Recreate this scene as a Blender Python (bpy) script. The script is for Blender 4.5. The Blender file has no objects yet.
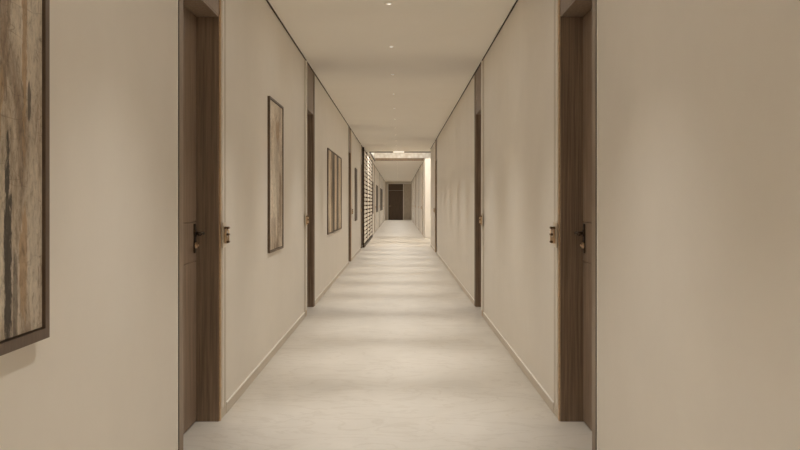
import bpy, bmesh, math
from mathutils import Vector, Matrix

# ------------------------------------------------------------------ camera / world / exposure
scene = bpy.context.scene
col = scene.collection
H_EYE = 1.28
cd = bpy.data.cameras.new('camera'); cam = bpy.data.objects.new('camera', cd); col.objects.link(cam)
cam.location = (0, 0, H_EYE); cam.rotation_euler = (math.pi/2, 0, 0)
cd.sensor_width = 36; cd.lens = 40.5; cd.shift_x = 0.00125; cd.shift_y = -0.0275
cd.clip_start = 0.05; cd.clip_end = 200
scene.camera = cam
w = bpy.data.worlds.new('world'); scene.world = w; w.use_nodes = True
w.node_tree.nodes['Background'].inputs[0].default_value = (1, .85, .66, 1)
w.node_tree.nodes['Background'].inputs[1].default_value = 0.05
scene.cycles.diffuse_bounces = 12; scene.cycles.max_bounces = 16
vs = scene.view_settings
vs.view_transform = 'Standard'; vs.look = 'None'; vs.gamma = 1; vs.exposure = 0.0; vs.use_curve_mapping = False
LAMP_COL = (1.0, 0.965, 0.91)
SPOT_W, POOL_W, SPILL_W = 80.0, 108.0, 2.4

def area(name, loc, rot, sx, sy, watts, colr=LAMP_COL):
    d = bpy.data.lights.new(name, 'AREA'); d.shape = 'RECTANGLE'; d.size = sx; d.size_y = sy
    d.energy = watts; d.color = colr
    o = bpy.data.objects.new(name, d); col.objects.link(o); o.location = loc; o.rotation_euler = rot
    return o
# cove light inside the raised ceiling of the crossing, washing its far upstand and its soffit
area('cove_lamp', (0.0, 28.75, 3.12), (math.radians(98), 0, 0), 1.5, 0.1, 80)
area('crossing_fill', (0.3, 31.6, 3.6), (0, 0, 0), 1.6, 3.2, 34)  # unseen fill light added over the crossing to brighten its floor

# ------------------------------------------------------------------ dimensions
XL, XR = -1.055, 0.945          # wall planes
HC = 2.90                       # ceiling
Y0, YE = -3.0, 68.0
YA, YB = 28.4, 34.5             # ceiling opening of the crossing
LOB0, LOB1, LOBX = 26.9, 32.6, 4.2   # side lobby on the right
HO = 2.38                       # door opening height
DEP = 0.13

# ------------------------------------------------------------------ materials
def nm(name):
    m = bpy.data.materials.new(name); m.use_nodes = True
    nt = m.node_tree; return m, nt, nt.nodes['Principled BSDF']
def N(nt, t, **kw):
    n = nt.nodes.new(t)
    for k, v in kw.items():
        if k in n.inputs.keys(): n.inputs[k].default_value = v
        else: setattr(n, k, v)
    return n
def ramp(nt, stops, interp='LINEAR'):
    r = nt.nodes.new('ShaderNodeValToRGB'); e = r.color_ramp.elements; r.color_ramp.interpolation = interp
    while len(e) > 1: e.remove(e[-1])
    e[0].position = stops[0][0]; e[0].color = (*stops[0][1], 1)
    for p, c in stops[1:]:
        k = e.new(p); k.color = (*c, 1)
    return r
def coords(nt, scale=(1, 1, 1), loc=(0, 0, 0)):
    t = nt.nodes.new('ShaderNodeTexCoord'); m = nt.nodes.new('ShaderNodeMapping')
    m.inputs['Scale'].default_value = scale; m.inputs['Location'].default_value = loc
    nt.links.new(t.outputs['Object'], m.inputs['Vector']); return m.outputs[0]
def mat_mottled(name, a, b, rough, scale=(1, 1, 1), nscale=3.0, bump=0.0, bscale=200, spec=0.3):
    m, nt, p = nm(name); L = nt.links.new
    v = coords(nt, scale)
    n = N(nt, 'ShaderNodeTexNoise', Scale=nscale, Detail=5.0, Roughness=.6); L(v, n.inputs['Vector'])
    r = ramp(nt, [(.3, a), (.7, b)]); L(n.outputs[0], r.inputs[0]); L(r.outputs[0], p.inputs['Base Color'])
    p.inputs['Roughness'].default_value = rough; p.inputs['Specular IOR Level'].default_value = spec
    if bump:
        g = N(nt, 'ShaderNodeTexNoise', Scale=bscale, Detail=2.0); L(coords(nt), g.inputs['Vector'])
        bm_ = N(nt, 'ShaderNodeBump', Strength=bump, Distance=.002); L(g.outputs[0], bm_.inputs['Height']); L(bm_.outputs[0], p.inputs['Normal'])
    return m
M = {}
M['wall'] = mat_mottled('wall_plaster', (.78, .735, .665), (.81, .765, .695), .7, nscale=2.2, bump=.12, spec=.2)
M['ceiling'] = mat_mottled('ceiling_paint', (.885, .85, .785), (.905, .87, .805), .75, nscale=1.5, bump=.05, spec=.15)
M['base'] = mat_mottled('skirting_paint', (.62, .55, .46), (.66, .59, .50), .45, nscale=4)
M['strip'] = mat_mottled('pale_casing', (.52, .46, .38), (.64, .58, .49), .5, scale=(1, 12, .6), nscale=9)
M['bead'] = mat_mottled('pale_metal_bead', (.90, .87, .81), (.94, .91, .85), .5, nscale=5)
def metal(name, c, rough):
    m, nt, p = nm(name); L = nt.links.new
    n = N(nt, 'ShaderNodeTexNoise', Scale=60.0, Detail=3.0); L(coords(nt), n.inputs['Vector'])
    r = ramp(nt, [(.3, tuple(x*.8 for x in c)), (.7, c)]); L(n.outputs[0], r.inputs[0]); L(r.outputs[0], p.inputs['Base Color'])
    p.inputs['Metallic'].default_value = .9; p.inputs['Roughness'].default_value = rough; return m
M['brass'] = metal('brass', (.80, .60, .40), .35)
M['bronze'] = metal('dark_bronze', (.075, .052, .036), .45)
M['knob'] = metal('aged_brass', (.20, .13, .08), .4)
M['nickel'] = metal('champagne_plate', (.85, .78, .66), .3)
M['frame'] = mat_mottled('frame_brown', (.115, .078, .052), (.16, .11, .075), .4, scale=(1, 8, 1), nscale=12)
M['ochre'] = mat_mottled('brown_lacquer', (.20, .145, .095), (.30, .205, .12), .5, scale=(6, 1, 1), nscale=2)
M['gap'] = mat_mottled('shadow_gap', (.035, .024, .016), (.05, .036, .026), .7, nscale=9)
def wood(name, a, b, c):
    m, nt, p = nm(name); L = nt.links.new
    v = coords(nt, (26, 26, .7))
    n = N(nt, 'ShaderNodeTexNoise', Scale=2.4, Detail=7.0, Roughness=.65, Distortion=.25); L(v, n.inputs['Vector'])
    r = ramp(nt, [(.28, a), (.5, b), (.74, c)]); L(n.outputs[0], r.inputs[0])
    n2 = N(nt, 'ShaderNodeTexNoise', Scale=9.0, Detail=4.0); L(coords(nt, (22, 22, .35)), n2.inputs['Vector'])
    mx = N(nt, 'ShaderNodeMix', data_type='RGBA', blend_type='MULTIPLY'); mx.inputs[0].default_value = .5
    r2 = ramp(nt, [(.35, (.6, .6, .6)), (.6, (1, 1, 1))]); L(n2.outputs[0], r2.inputs[0])
    L(r.outputs[0], mx.inputs[6]); L(r2.outputs[0], mx.inputs[7]); L(mx.outputs[2], p.inputs['Base Color'])
    p.inputs['Roughness'].default_value = .48; p.inputs['Specular IOR Level'].default_value = .35
    return m
M['wood'] = wood('walnut', (.17, .118, .08), (.265, .19, .134), (.38, .28, .20))
M['wood_pale'] = wood('walnut_casing', (.23, .17, .12), (.31, .235, .17), (.41, .315, .235))
M['wood_dark'] = wood('dark_walnut', (.08, .055, .038), (.125, .087, .06), (.18, .128, .09))
def floor_mat():
    m, nt, p = nm('pale_stone_floor'); L = nt.links.new
    n = N(nt, 'ShaderNodeTexNoise', Scale=1.6, Detail=8.0, Roughness=.62, Distortion=.9); L(coords(nt, (1.1, .7, 1)), n.inputs['Vector'])
    r = ramp(nt, [(.3, (.63, .59, .525)), (.55, (.68, .64, .575)), (.75, (.73, .69, .625))]); L(n.outputs[0], r.inputs[0])
    n2 = N(nt, 'ShaderNodeTexNoise', Scale=2.2, Detail=6.0, Distortion=1.6, Roughness=.5); L(coords(nt, (.8, 1.7, 1), (3, 1, 0)), n2.inputs['Vector'])
    r2 = ramp(nt, [(.46, (1, 1, 1)), (.495, (.9, .885, .865)), (.53, (1, 1, 1))]); L(n2.outputs[0], r2.inputs[0])
    mx = N(nt, 'ShaderNodeMix', data_type='RGBA', blend_type='MULTIPLY'); mx.inputs[0].default_value = .8
    L(r.outputs[0], mx.inputs[6]); L(r2.outputs[0], mx.inputs[7]); L(mx.outputs[2], p.inputs['Base Color'])
    p.inputs['Roughness'].default_value = .42; p.inputs['Specular IOR Level'].default_value = .3
    return m
M['floor'] = floor_mat()
def relief_mat():
    m, nt, p = nm('rough_pale_relief'); L = nt.links.new
    n = N(nt, 'ShaderNodeTexVoronoi', Scale=7.0); L(coords(nt), n.inputs['Vector'])
    r = ramp(nt, [(.1, (.90, .87, .80)), (.8, (.70, .64, .55))]); L(n.outputs[0], r.inputs[0]); L(r.outputs[0], p.inputs['Base Color'])
    b = N(nt, 'ShaderNodeBump', Strength=.5, Distance=.02); b.invert = True; L(n.outputs[0], b.inputs['Height']); L(b.outputs[0], p.inputs['Normal'])
    p.inputs['Roughness'].default_value = .5; return m
M['relief'] = relief_mat()
m, nt, p = nm('lamp_lens'); p.inputs['Emission Color'].default_value = (1, .92, .8, 1); p.inputs['Emission Strength'].default_value = 1.15
p.inputs['Base Color'].default_value = (.8, .78, .72, 1); M['lens'] = m
M['white'] = mat_mottled('white_enamel', (.78, .73, .64), (.82, .77, .69), .4)
M['tile'] = mat_mottled('pale_screen_tile', (.66, .60, .51), (.86, .81, .73), .4, nscale=14)

def art_mat(name, seed, orange=.6, dark=.55, bands=None, bright=1.0, stretch=5, spots=()):
    m, nt, p = nm(name); L = nt.links.new
    def C(*c): return tuple(x*bright for x in c)
    v = coords(nt, (1, stretch, 1.1), (seed, seed*1.7, seed*.6))
    n = N(nt, 'ShaderNodeTexNoise', Scale=1.6, Detail=9.0, Roughness=.7, Distortion=.5); L(v, n.inputs['Vector'])
    r = ramp(nt, [(.3, C(.09, .065, .045)), (.4, C(.24, .18, .125)), (.49, C(.42, .355, .275)), (.6, C(.56, .50, .41)), (.72, C(.36, .29, .215))]); L(n.outputs[0], r.inputs[0])
    cur = r.outputs[0]
    def over(cur, fac, colr):
        mx = N(nt, 'ShaderNodeMix', data_type='RGBA'); L(fac, mx.inputs[0]); L(cur, mx.inputs[6]); mx.inputs[7].default_value = (*colr, 1); return mx.outputs[2]
    def mask(scale, ns, lo, hi, off):
        q = N(nt, 'ShaderNodeTexNoise', Scale=ns, Detail=7.0, Roughness=.65, Distortion=.7); L(coords(nt, scale, (off, off*.7, off*1.3)), q.inputs['Vector'])
        k = ramp(nt, [(lo, (0, 0, 0)), (hi, (1, 1, 1))]); L(q.outputs[0], k.inputs[0]); return k.outputs[0]
    cur = over(cur, mask((1, 6, 1.0), 1.5, 1-orange+.12, 1-orange+.18, seed+4.1), C(.42, .27, .145))
    cur = over(cur, mask((1, 10, 1.3), 1.3, 1-dark+.14, 1-dark+.22, seed+9.7), C(.055, .038, .028))
    # thin horizontal cracks
    wv = N(nt, 'ShaderNodeTexNoise', Scale=3.0, Detail=3.0); L(coords(nt, (1, .5, 2.2), (seed, 0, seed)), wv.inputs['Vector'])
    k = ramp(nt, [(.4975, (0, 0, 0)), (.5, (.5, .5, .5)), (.5025, (0, 0, 0))]); L(wv.outputs[0], k.inputs[0])
    cur = over(cur, k.outputs[0], C(.12, .08, .055))
    for (sy, wy, sz, wz, colr, st) in spots:      # painted patches at a place on the canvas, with ragged edges
        t = nt.nodes.new('ShaderNodeTexCoord'); q = N(nt, 'ShaderNodeTexNoise', Scale=16.0, Detail=10.0, Roughness=.78); L(coords(nt, (1, 1.5, .45), (sy*9, sz*5, 0)), q.inputs['Vector'])
        sp = nt.nodes.new('ShaderNodeSeparateXYZ'); L(t.outputs['Generated'], sp.inputs[0])
        def mth(op, a, b=None):
            k = nt.nodes.new('ShaderNodeMath'); k.operation = op
            for i, z_ in enumerate((a, b)):
                if z_ is None: continue
                if isinstance(z_, (int, float)): k.inputs[i].default_value = z_
                else: L(z_, k.inputs[i])
            return k.outputs[0]
        dy = mth('POWER', mth('DIVIDE', mth('ABSOLUTE', mth('SUBTRACT', sp.outputs[1], sy)), wy), 2.0)
        dz = mth('POWER', mth('DIVIDE', mth('ABSOLUTE', mth('SUBTRACT', sp.outputs[2], sz)), wz), 2.0)
        d = mth('ADD', mth('ADD', dy, dz), mth('MULTIPLY', mth('SUBTRACT', q.outputs[0], .5), 5.0))
        kk = ramp(nt, [(.55, (st, st, st)), (.95, (0, 0, 0))]); L(d, kk.inputs[0]); cur = over(cur, kk.outputs[0], colr)
    gr = N(nt, 'ShaderNodeTexNoise', Scale=34.0, Detail=8.0, Roughness=.8, Distortion=.6); L(coords(nt, (1, 1.6, .7), (seed, 2, 1)), gr.inputs['Vector'])
    gk = ramp(nt, [(.36, (.45, .42, .38)), (.5, (1, 1, 1)), (.66, (1.25, 1.23, 1.2))]); L(gr.outputs[0], gk.inputs[0])
    mg = N(nt, 'ShaderNodeMix', data_type='RGBA', blend_type='MULTIPLY'); mg.inputs[0].default_value = .8; L(cur, mg.inputs[6]); L(gk.outputs[0], mg.inputs[7]); cur = mg.outputs[2]
    if bands:       # broad vertical painted stripes across the canvas width (generated Y)
        t = nt.nodes.new('ShaderNodeTexCoord'); s = nt.nodes.new('ShaderNodeSeparateXYZ'); L(t.outputs['Generated'], s.inputs[0])
        rb = ramp(nt, bands, 'CONSTANT'); L(s.outputs[1], rb.inputs[0])
        mx = N(nt, 'ShaderNodeMix', data_type='RGBA', blend_type='MULTIPLY'); mx.inputs[0].default_value = 1
        L(cur, mx.inputs[6]); L(rb.outputs[0], mx.inputs[7]); cur = mx.outputs[2]
    L(cur, p.inputs['Base Color']); p.inputs['Roughness'].default_value = .6
    return m

# ------------------------------------------------------------------ mesh helpers
def bx(bm, x0, x1, y0, y1, z0, z1, bev=0.0):
    r = bmesh.ops.create_cube(bm, size=1)
    vs_ = r['verts']
    x0, x1 = min(x0, x1), max(x0, x1); y0, y1 = min(y0, y1), max(y0, y1); z0, z1 = min(z0, z1), max(z0, z1)
    for v in vs_:
        v.co = Vector(((x0+x1)/2+v.co.x*(x1-x0), (y0+y1)/2+v.co.y*(y1-y0), (z0+z1)/2+v.co.z*(z1-z0)))
    if bev:
        es = list({e for v in vs_ for e in v.link_edges})
        bmesh.ops.bevel(bm, geom=es, offset=bev, segments=2, affect='EDGES', profile=.6)
def cyl(bm, c, axis, r, h, seg=24, r2=None):
    axis = Vector(axis).normalized(); q = axis.to_track_quat('Z', 'Y').to_matrix().to_4x4()
    mt = Matrix.Translation(Vector(c)) @ q @ Matrix.Translation((0, 0, h/2))
    bmesh.ops.create_cone(bm, cap_ends=True, segments=seg, radius1=r, radius2=r if r2 is None else r2, depth=h, matrix=mt)
def tube(bm, pts, r, seg=12):
    for a, b in zip(pts, pts[1:]):
        a = Vector(a); b = Vector(b); cyl(bm, a, b-a, r, (b-a).length, seg)
    for p_ in pts[1:-1]:
        bmesh.ops.create_uvsphere(bm, u_segments=seg, v_segments=8, radius=r, matrix=Matrix.Translation(Vector(p_)))
    bmesh.ops.create_uvsphere(bm, u_segments=seg, v_segments=8, radius=r, matrix=Matrix.Translation(Vector(pts[-1])))
def poly_prism(bm, pts, x0, x1):
    """pts (y,z) polygon extruded in x"""
    a = [bm.verts.new((x0, y, z)) for y, z in pts]; b = [bm.verts.new((x1, y, z)) for y, z in pts]
    n = len(pts); bm.faces.new(a); bm.faces.new(b[::-1])
    for i in range(n): bm.faces.new((a[i], b[i], b[(i+1) % n], a[(i+1) % n]))
def obj(name, bm, mat, parent=None, smooth=False):
    bmesh.ops.recalc_face_normals(bm, faces=bm.faces)
    me = bpy.data.meshes.new(name); bm.to_mesh(me); bm.free(); me.materials.append(mat)
    if smooth:
        for p_ in me.polygons: p_.use_smooth = len(p_.vertices) == 4
    o = bpy.data.objects.new(name, me); col.objects.link(o)
    if parent: o.parent = parent
    return o
def empty(name, loc, label, cat=None, group=None, kind=None):
    o = bpy.data.objects.new(name, None); o.empty_display_size = .1; col.objects.link(o); o.location = loc
    tag(o, label, cat, group, kind); return o
def tag(o, label=None, cat=None, group=None, kind=None):
    if label: o['label'] = label
    if cat: o['category'] = cat
    if group: o['group'] = group
    if kind: o['kind'] = kind
    return o
def struct(name, bm, mat, label, cat): return tag(obj(name, bm, mat), label, cat, kind='structure')
NB = bmesh.new

# ------------------------------------------------------------------ doors list: (side, y0 of opening, y1, type, )
# type 'A': walnut casing on the near side, pale strip with brass fitting on the far side; 'B' the reverse
CW, SW = .10, .19
DOORS = [  # side, start, type, ordinal text
    ('left', 4.28, 'A'), ('right', 4.28, 'A'), ('left', 10.0, 'B'), ('right', 10.0, 'B'),
    ('left', 18.7, 'A'), ('right', 22.35, 'A'), ('left', 24.4, 'B'),
    ('right', 35.6, 'A'), ('left', 38.4, 'A'), ('right', 41.6, 'B'), ('left', 47.0, 'B'), ('right', 50.0, 'A'),
    ('left', 59.0, 'A'), ('right', 58.6, 'B')]
UNIT = CW + .90 + SW     # whole unit length along the wall
def cuts(side): return sorted((s, s+UNIT) for sd, s, t in DOORS if sd == side)

# ------------------------------------------------------------------ setting
bm = NB()
bx(bm, XL-.25, LOBX+.2, Y0, YE+.1, -.15, 0)
struct('floor', bm, M['floor'], 'pale polished beige stone floor running the whole length of the corridor', 'floor')
bm = NB()
bx(bm, XL-.25, XR+.25, Y0, YA, HC, HC+.12)
bx(bm, XL-.25, -.92, YA, YB, HC, HC+.12)
bx(bm, XR+.25, LOBX+.2, LOB0-.15, YA, HC, HC+.12)
struct('ceiling', bm, M['ceiling'], 'smooth beige ceiling of the near corridor up to the bright opening', 'ceiling')
bm = NB(); bx(bm, XL-.25, LOBX+.2, YB+.1, YE+.1, HC, HC+.12)
struct('ceiling_far', bm, M['ceiling'], 'beige ceiling beyond the bright opening, above the far corridor', 'ceiling')
bm = NB(); bx(bm, -1.1, LOBX+.2, YA-.1, YB+.3, 3.7, 3.8); bx(bm, -1.0, -.92, YA, YB, HC+.12, 3.7); bx(bm, -1.0, LOBX+.2, YA-.08, YA, HC+.12, 3.7)
struct('ceiling_raised', bm, M['ceiling'], 'raised ceiling recess above the crossing', 'ceiling')
bm = NB(); bx(bm, -.92, LOBX+.2, YB, YB+.1, HC+.1, 3.7)
struct('wall_upstand', bm, M['relief'], 'bright rough textured band across the far side of the ceiling opening', 'wall')
bm = NB(); bx(bm, -.92, LOBX+.2, YB-.02, YB+.1, HC, HC+.1, .004)
struct('trim_1', bm, M['ochre'], 'brown metal strip under the bright textured band', 'trim')
bm = NB(); bx(bm, -.92, LOBX, YA-.03, YA+.0, HC-.03, HC+.05); bx(bm, -.94, -.92, YA, YB, HC-.02, HC+.05)
struct('trim_2', bm, M['gap'], 'thin dark metal edge around the ceiling opening', 'trim')

# walls with cut-outs for the door units
for side, xw, s, spans in (('left', XL, -1, [(Y0, YE)]), ('right', XR, 1, [(Y0, LOB0), (LOB1, YE)])):
    bm, bb, bg = NB(), NB(), NB()
    for a, b in spans:
        segs = []; y = a
        for c0, c1 in cuts(side):
            if a < c0 < b: segs.append((y, c0)); y = c1
        segs.append((y, b))
        for p0, p1 in segs:
            bx(bm, xw, xw+s*.20, p0, p1, 0, HC)
            if side == 'left':      # no skirting behind the slatted screen
                parts_ = [(p0, 25.75), (34.0, p1)] if p0 < 26 < p1 else [(p0, p1)]
            else: parts_ = [(p0, p1)]
            for q0, q1 in parts_:
                if q1-q0 > .05: bx(bb, xw, xw-s*.007, q0+.002, q1-.002, 0, .062, .003)
    bc, bl = NB(), NB()
    for a, b in spans:
        bx(bl, xw-s*.009, xw-s*.02, a, b, HC-.004, HC)
        segs = []; y = a
        for c0, c1 in cuts(side):
            if a < c0 < b: segs.append((y, c0)); y = c1
        segs.append((y, b))
        for p0, p1 in segs:
            for q0, q1 in ([(p0, 25.75), (34.0, p1)] if side == 'left' and p0 < 26 < p1 else [(p0, p1)]):
                if q1-q0 > .05: bx(bc, xw, xw-s*.0105, q0+.002, q1-.002, .062, .069, .002)  # added pale cap imitating light caught on the skirting's top edge
    struct('trim_5' if side == 'left' else 'trim_6', bc, M['bead'], f'added thin pale bead imitating the light line along the top of the {side} skirting board', 'trim')
    struct('trim_7' if side == 'left' else 'trim_8', bl, M['bead'], f'thin pale bead at the {side} edge of the ceiling', 'trim')
    for a, b in spans:
        bx(bg, xw, xw-s*.009, a, min(b, YE), HC-.014, HC)  # solid dark strip; the shade of a recessed joint is in its colour
    struct('wall_'+side, bm, M['wall'], f'long plain beige plaster wall on the {side} of the corridor', 'wall')
    struct('baseboard_'+side, bb, M['base'], f'low beige skirting board along the {side} wall', 'baseboard')
    struct('trim_3' if side == 'left' else 'trim_4', bg, M['gap'], f'thin dark strip painted as the shadow gap between the {side} wall and the ceiling', 'trim')
bm = NB(); bx(bm, XL-.2, XR+.2, Y0-.15, Y0, 0, HC); struct('wall_back', bm, M['wall'], 'plain beige wall behind the viewpoint', 'wall')
bm = NB(); bx(bm, XL-.2, XR+.2, YE, YE+.12, 0, HC); struct('wall_front', bm, M['wall'], 'plain beige wall closing the far end of the corridor', 'wall')
# side lobby walls
bm = NB(); bx(bm, XR+.2, LOBX+.2, LOB1, LOB1+.15, 0, 3.7); bx(bm, LOBX, LOBX+.2, LOB0, LOB1, 0, 3.7); bx(bm, XR+.2, LOBX+.2, LOB0-.15, LOB0, 0, 3.7)
struct('wall_lobby', bm, M['wall'], 'pale wall of the side lobby seen through the opening on the right', 'wall')
bm = NB(); bx(bm, XR, LOBX+.2, LOB0, YA-.1, HC+.12, 3.7)
struct('wall_lobby_upstand', bm, M['wall'], 'short upstand over the lobby opening', 'wall')

# ------------------------------------------------------------------ end wall door
def lever(bm, x, y, z, s, diry, r=.0085, L_=.115):
    """s: direction pointing into the room along x"""
    cyl(bm, (x, y, z), (s, 0, 0), .026, .009, 28)
    cyl(bm, (x, y, z), (s, 0, 0), .011, .05, 16)
    tube(bm, [(x+s*.05, y, z), (x+s*.052, y+diry*.02, z), (x+s*.05, y+diry*L_, z-.004)], r)
t = empty('door_99', (0, YE, 0), 'dark brown panelled door closing the far end of the corridor', 'door', kind='structure')
def end_part(name, mat, boxes, par=t, bev=.004):
    bm = NB()
    for b in boxes: bx(bm, b[0], b[1], b[2], b[3], b[4], b[5], bev)
    return obj(name, bm, mat, par)
end_part('door_frame', M['bead'], [(-.90, -.80, -.03, 0, 0, 2.80), (-.90, .90, -.03, 0, 2.72, 2.80), (.31, .36, -.03, 0, 0, 2.72)])
lf = end_part('door_leaf', M['wood_dark'], [(-.795, .305, -.05, 0, .01, 2.22), (-.79, -.70, -.056, -.05, .02, 2.2), (.21, .30, -.056, -.05, .02, 2.2), (-.70, .21, -.056, -.05, 2.1, 2.2), (-.70, .21, -.056, -.05, .02, .16)])
end_part('transom_panel', M['wood_dark'], [(-.795, .305, -.045, 0, 2.235, 2.715)])
end_part('side_panel', M['strip'], [(.365, .93, -.02, 0, .065, 2.715)])
bm = NB(); cyl(bm, (-.72, -.056, 1.05), (0, -1, 0), .026, .01); cyl(bm, (-.72, -.056, 1.05), (0, -1, 0), .01, .05); tube(bm, [(-.72, -.105, 1.05), (-.60, -.105, 1.05)], .009)
obj('door_handle', bm, M['brass'], lf)

# ------------------------------------------------------------------ corridor doors
ORD = {'left': ['nearest', 'second', 'third', 'fourth', 'fifth', 'sixth', 'seventh'], 'right': ['nearest', 'second', 'third', 'fourth', 'fifth', 'sixth', 'seventh']}
def make_door(n, side, start, typ, word):
    s = -1 if side == 'left' else 1
    xw = XL if side == 'left' else XR
    t = empty(f'door_{n}', (xw, start, 0), f'dark walnut door in the {side} wall, {word} on that side', 'door', kind='structure')
    # local x: +d*s is into the wall, y from 0..UNIT
    if typ == 'A': c0, c1, o0, o1, s0, s1 = 0, CW, CW, CW+.90, CW+.90, UNIT
    else: s0, s1, o0, o1, c0, c1 = 0, SW, SW, SW+.90, SW+.90, UNIT
    sgn = 1 if typ == 'A' else -1
    def B(name, mat, boxes, par=t, bev=.0025):
        bm = NB()
        for b in boxes: bx(bm, s*b[0], s*b[1], *b[2:], bev)
        return obj(name, bm, mat, par)
    ZT = HC-.014
    B('casing', M['wood_pale'], [(-.006, .20, c0+.012, c1, 0, ZT)])
    ye = c0 if typ == 'A' else c1
    B('edge_trim', M['bronze'], [(-.008, .1, ye, ye+sgn*.012, 0, ZT)])
    ys = s0 if typ == 'A' else s1
    st = B('wall_strip', M['strip'], [(-.004, .20, ys+sgn*.04, s1 if typ == 'A' else s0, 0, ZT)])
    st['label'] = 'pale beige strip beside the door'
    B('halo_bead', M['bead'], [(-.005, .1, ye-sgn*.008, ye, 0, ZT)], bev=.0015)  # added pale strip imitating a bright halo along the wall edge
    B('brass_bead', M['brass'], [(-.008, .19, ys, ys+sgn*.022, 0, ZT)])
    B('pale_bead', M['bead'], [(-.018, .19, ys+sgn*.022, ys+sgn*.042, .07, ZT)], bev=.003)
    B('lintel_panel', M['wood'], [(0, .20, o0, o1, HO, ZT)])
    B('jamb', M['wood'], [(0.001, DEP+.05, o0-.0, o0+.012, 0, HO)])
    B('jamb', M['wood'], [(0.001, DEP+.05, o1-.012, o1, 0, HO)])
    B('soffit', M['wood'], [(0.001, DEP, o0+.012, o1-.012, HO-.012, HO)])
    y0, y1 = o0+.014, o1-.014
    lf = B('door_leaf', M['wood'], [(DEP, DEP+.045, y0, y1, .008, .938), (DEP, DEP+.045, y0, y1, .943, 1.168), (DEP, DEP+.045, y0, y1, 1.173, HO-.014), (DEP+.008, DEP+.04, y0, y1, .02, HO-.03)])
    # hardware on the far edge of the leaf for both types (as in the photo)
    hy = y1-.055; d = -1
    bm = NB()
    bx(bm, s*(DEP-.006), s*DEP, hy-.022, hy+.022, .99, 1.16, .004)
    cyl(bm, (s*DEP, hy, 1.105), (-s, 0, 0), .02, .012, 24)
    cyl(bm, (s*DEP, hy, 1.105), (-s, 0, 0), .01, .055, 16)
    tube(bm, [(s*(DEP-.052), hy, 1.105), (s*(DEP-.055), hy-.02, 1.105), (s*(DEP-.052), hy-.11, 1.10)], .008)
    obj('lever_handle', bm, M['bronze'], lf, True)
    bm = NB(); cyl(bm, (s*(DEP-.0), hy, 1.035), (-s, 0, 0), .018, .016, 24); cyl(bm, (s*(DEP-.016), hy, 1.035), (-s, 0, 0), .009, .01, 16, .006)
    obj('lock_cylinder', bm, M['brass'], lf, True)
    # small brass fitting on the pale strip
    yc = ys+.06 if typ == 'A' else .045
    f = empty('brass_wall_fitting', (xw-s*.014, start+yc, 1.09), f'brass fitting with dark knobs beside the {word} door of the {side} wall', 'wall fitting', 'brass fittings beside the doors')
    bm = NB(); bx(bm, 0, -s*.008, -.058, .05, -.074, .074, .003); obj('back_plate', bm, M['nickel'], f)
    bm = NB(); bx(bm, -s*.008, -s*.026, -.02, .02, -.05, -.012, .005); bx(bm, -s*.008, -s*.020, -.016, .016, -.05, .045, .005)
    tube(bm, [(-s*.016, 0, .03), (-s*.03, .0, .03), (-s*.031, .0, -.035), (-s*.016, 0, -.037)], .0045); obj('latch_body', bm, M['brass'], f, True)
    for zz, dx in ((.043, .012), (.043, .028), (.004, .028), (-.04, .028)):
        bm = NB(); cyl(bm, (-s*dx, -.021, zz), (0, 1, 0), .0075, .042, 18); obj('knob', bm, M['knob'], f, True)
    return t
cnt = {'left': 0, 'right': 0}
for n, (sd, st_, ty) in enumerate(DOORS, 1):
    make_door(n, sd, st_, ty, ORD[sd][cnt[sd]]); cnt[sd] += 1
t_end = bpy.data.objects['door_99']; t_end.name = f'door_{len(DOORS)+1}'

# ------------------------------------------------------------------ paintings
def painting(y0, y1, z0, z1, mat, label, fw=.016, dep=.02):
    t = empty('framed_painting', (XL, (y0+y1)/2, (z0+z1)/2), label, 'painting')
    a, b = (y1-y0)/2, (z1-z0)/2
    bm = NB()
    D0, D1 = .0, dep
    for pts in ([(-a, -b), (a, -b), (a-fw, -b+fw), (-a+fw, -b+fw)], [(-a, b), (a, b), (a-fw, b-fw), (-a+fw, b-fw)],
                [(-a, -b), (-a+fw, -b+fw), (-a+fw, b-fw), (-a, b)], [(a, -b), (a-fw, -b+fw), (a-fw, b-fw), (a, b)]):
        poly_prism(bm, pts, D0, D1)
    bmesh.ops.remove_doubles(bm, verts=bm.verts, dist=1e-5)
    obj('frame', bm, M['frame'], t)
    bm = NB(); bx(bm, .0, .008, -a+fw, a-fw, -b+fw, b-fw); obj('backing', bm, M['gap'], t)
    bm = NB(); bx(bm, .008, dep-.008, -a+fw+.004, a-fw-.004, -b+fw+.004, b-fw-.004, .002); obj('canvas', bm, mat, t)
    return t
painting(1.65, 2.63, .888, 2.115, art_mat('abstract_streaks', 3.3, .46, .50, bright=1.15, stretch=3.2, spots=[(.93, .04, .35, .5, (.58, .52, .43), .6), (.72, .05, .75, .2, (.22, .15, .095), .7), (.865, .022, .72, .34, (.40, .27, .155), .9), (.86, .03, .15, .16, (.40, .27, .155), .85), (.90, .014, .55, .05, (.05, .036, .026), .8), (.75, .03, .22, .30, (.05, .036, .026), .95), (.69, .03, .55, .1, (.40, .27, .155), .8), (.80, .02, .05, .2, (.05, .036, .026), .6)]), 'large streaky grey and orange painting cut off at the left edge of the photo', .03, .034)
painting(7.22, 8.07, .876, 2.14, art_mat('abstract_mist', 8.1, .45, .42, bright=1.4, stretch=2.0, spots=[(.5, .3, .5, .35, (.58, .52, .43), .6), (.62, .16, .82, .08, (.40, .27, .155), .8), (.3, .2, .12, .14, (.22, .15, .095), .5), (.85, .1, .35, .2, (.22, .15, .095), .45)]), 'tall abstract painting in grey and cream with orange flecks, between the two nearest left doors')
W_, K_, D_ = (1.5, 1.45, 1.35), (.3, .27, .24), (.8, .72, .62)
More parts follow.
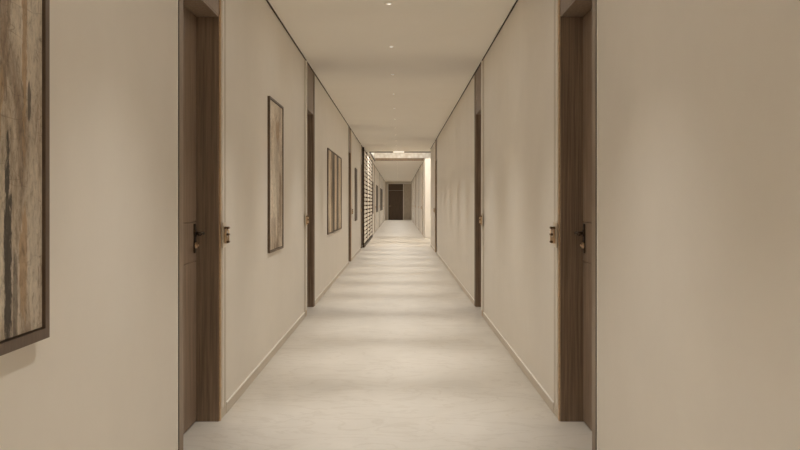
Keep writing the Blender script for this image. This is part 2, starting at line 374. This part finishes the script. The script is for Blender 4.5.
painting(13.2, 16.25, .815, 2.09, art_mat('abstract_bands', 5.5, .5, .45, [(0, W_), (.2, D_), (.3, K_), (.45, W_), (.60, K_), (.76, W_), (.95, D_)]), 'wide painting of pale and dark brown vertical bands beyond the second left door')
painting(21.4, 22.3, .85, 2.12, art_mat('abstract_umber', 12.5, .45, .6, bright=.42), 'narrow dark brown painting between the banded painting and the slatted screen')
painting(35.3, 36.6, .85, 2.12, art_mat('abstract_umber_two', 15.5, .45, .65, bright=.4), 'first small dark painting beyond the slatted screen')
painting(41.4, 44.6, .85, 2.12, art_mat('abstract_umber_three', 17.5, .45, .65, bright=.34), 'second dark painting beyond the slatted screen, the wide one')
painting(50.5, 56.5, .85, 2.12, art_mat('abstract_umber_four', 19.5, .45, .65, bright=.42), 'farthest brown painting on the left wall, near the end door')

# ------------------------------------------------------------------ slatted screen (three bays) against the left wall
t = empty('slatted_screen', (XL+.002, 25.8, 0), 'tall pale lattice screen of stacked tiles in three bays on the left wall', 'screen')
def S(name, mat, boxes, par=t, bev=.004):
    bm = NB()
    for b in boxes: bx(bm, *b, bev)
    return obj(name, bm, mat, par)
bays = [(.10, 2.60), (2.70, 5.30), (5.40, 8.0)]
for a in (0, 2.60, 5.30, 8.0): S('post', M['bronze'], [(0, .052, a, a+.10, 0, HC-.016)])
S('plinth', M['bronze'], [(0, .065, .1, 8.0, 0, .07)])
for a, b in bays:
    S('backing_panel', M['ochre'], [(0, .012, a, b, .07, HC-.02)], bev=0)
    bm = NB(); pitch = .125; z = .10
    while z+pitch < HC:
        bx(bm, .012, .044, a+.02, b-.02, z, z+.082, .012)
        z += pitch
    obj('tile_lattice', bm, M['tile'], t)

# ------------------------------------------------------------------ downlights
def lamp_data(name, watts, deg):
    d = bpy.data.lights.new(name, 'SPOT'); d.energy = watts; d.color = LAMP_COL
    d.spot_size = math.radians(deg); d.spot_blend = 1.0; d.shadow_soft_size = .03; return d
LD = lamp_data('downlight_beam', SPOT_W, 87)
LP = lamp_data('downlight_centre_beam', POOL_W, 44)
LS = bpy.data.lights.new('downlight_spill', 'AREA'); LS.shape = 'DISK'; LS.size = .05; LS.energy = SPILL_W; LS.color = LAMP_COL
proto = None
ys = []
y = -.73
k = 0
while y < YE-1:
    if not (YA-.6 < y < YB+.3): ys.append(y)
    y += 2.01
bmr = NB(); cyl(bmr, (0, 0, 0), (0, 0, -1), .042, .004, 32, .038)
bml = NB(); cyl(bml, (0, 0, -.004), (0, 0, -1), .017, .0022, 28, .013)
def where(y):
    return y
for i, y in enumerate(ys):
    WORDS = ['nearest', 'second', 'third', 'fourth', 'fifth', 'sixth', 'seventh', 'eighth', 'ninth', 'tenth', 'eleventh', 'twelfth']
    if y < 7: lab = 'small round downlight in the ceiling before the part the photo shows'
    elif y < YA:
        kk = sum(1 for q in ys if 7 <= q < y); lab = f'small round ceiling downlight, {WORDS[kk]} in view from the viewpoint'
        if kk == 0: lab = 'nearest round downlight in view, at the top edge of the photo'
    else: lab = 'tiny round downlight in the far ceiling beyond the bright opening'
    if i == 0:
        proto = empty('recessed_downlight', (-.08, y, HC), lab, 'downlight', 'downlights along the ceiling')
        ring = obj('trim_ring', bmr, M['ceiling'], proto); lens = obj('lens', bml, M['lens'], proto)
        kids = [ring, lens]
        for D in (LD, LP, LS):
            beam = bpy.data.objects.new(D.name, D); col.objects.link(beam); beam.parent = proto; beam.location = (0, 0, -.04); kids.append(beam)
    else:
        c = proto.copy(); col.objects.link(c); c.location = (-.08, y, HC); c['label'] = lab
        for kd in kids:
            d = kd.copy(); col.objects.link(d); d.parent = c
# small white box light at the near edge of the opening
t = empty('ceiling_box_light', (-.0, YA-.14, HC), 'small white box light on the ceiling at the near edge of the bright opening', 'light')
bm = NB(); bx(bm, -.19, .17, -.06, .06, -.035, 0, .006); obj('housing', bm, M['white'], t)
bm = NB(); bx(bm, -.17, .15, -.066, -.05, -.030, -.006, .002); obj('lens', bm, M['lens'], t)
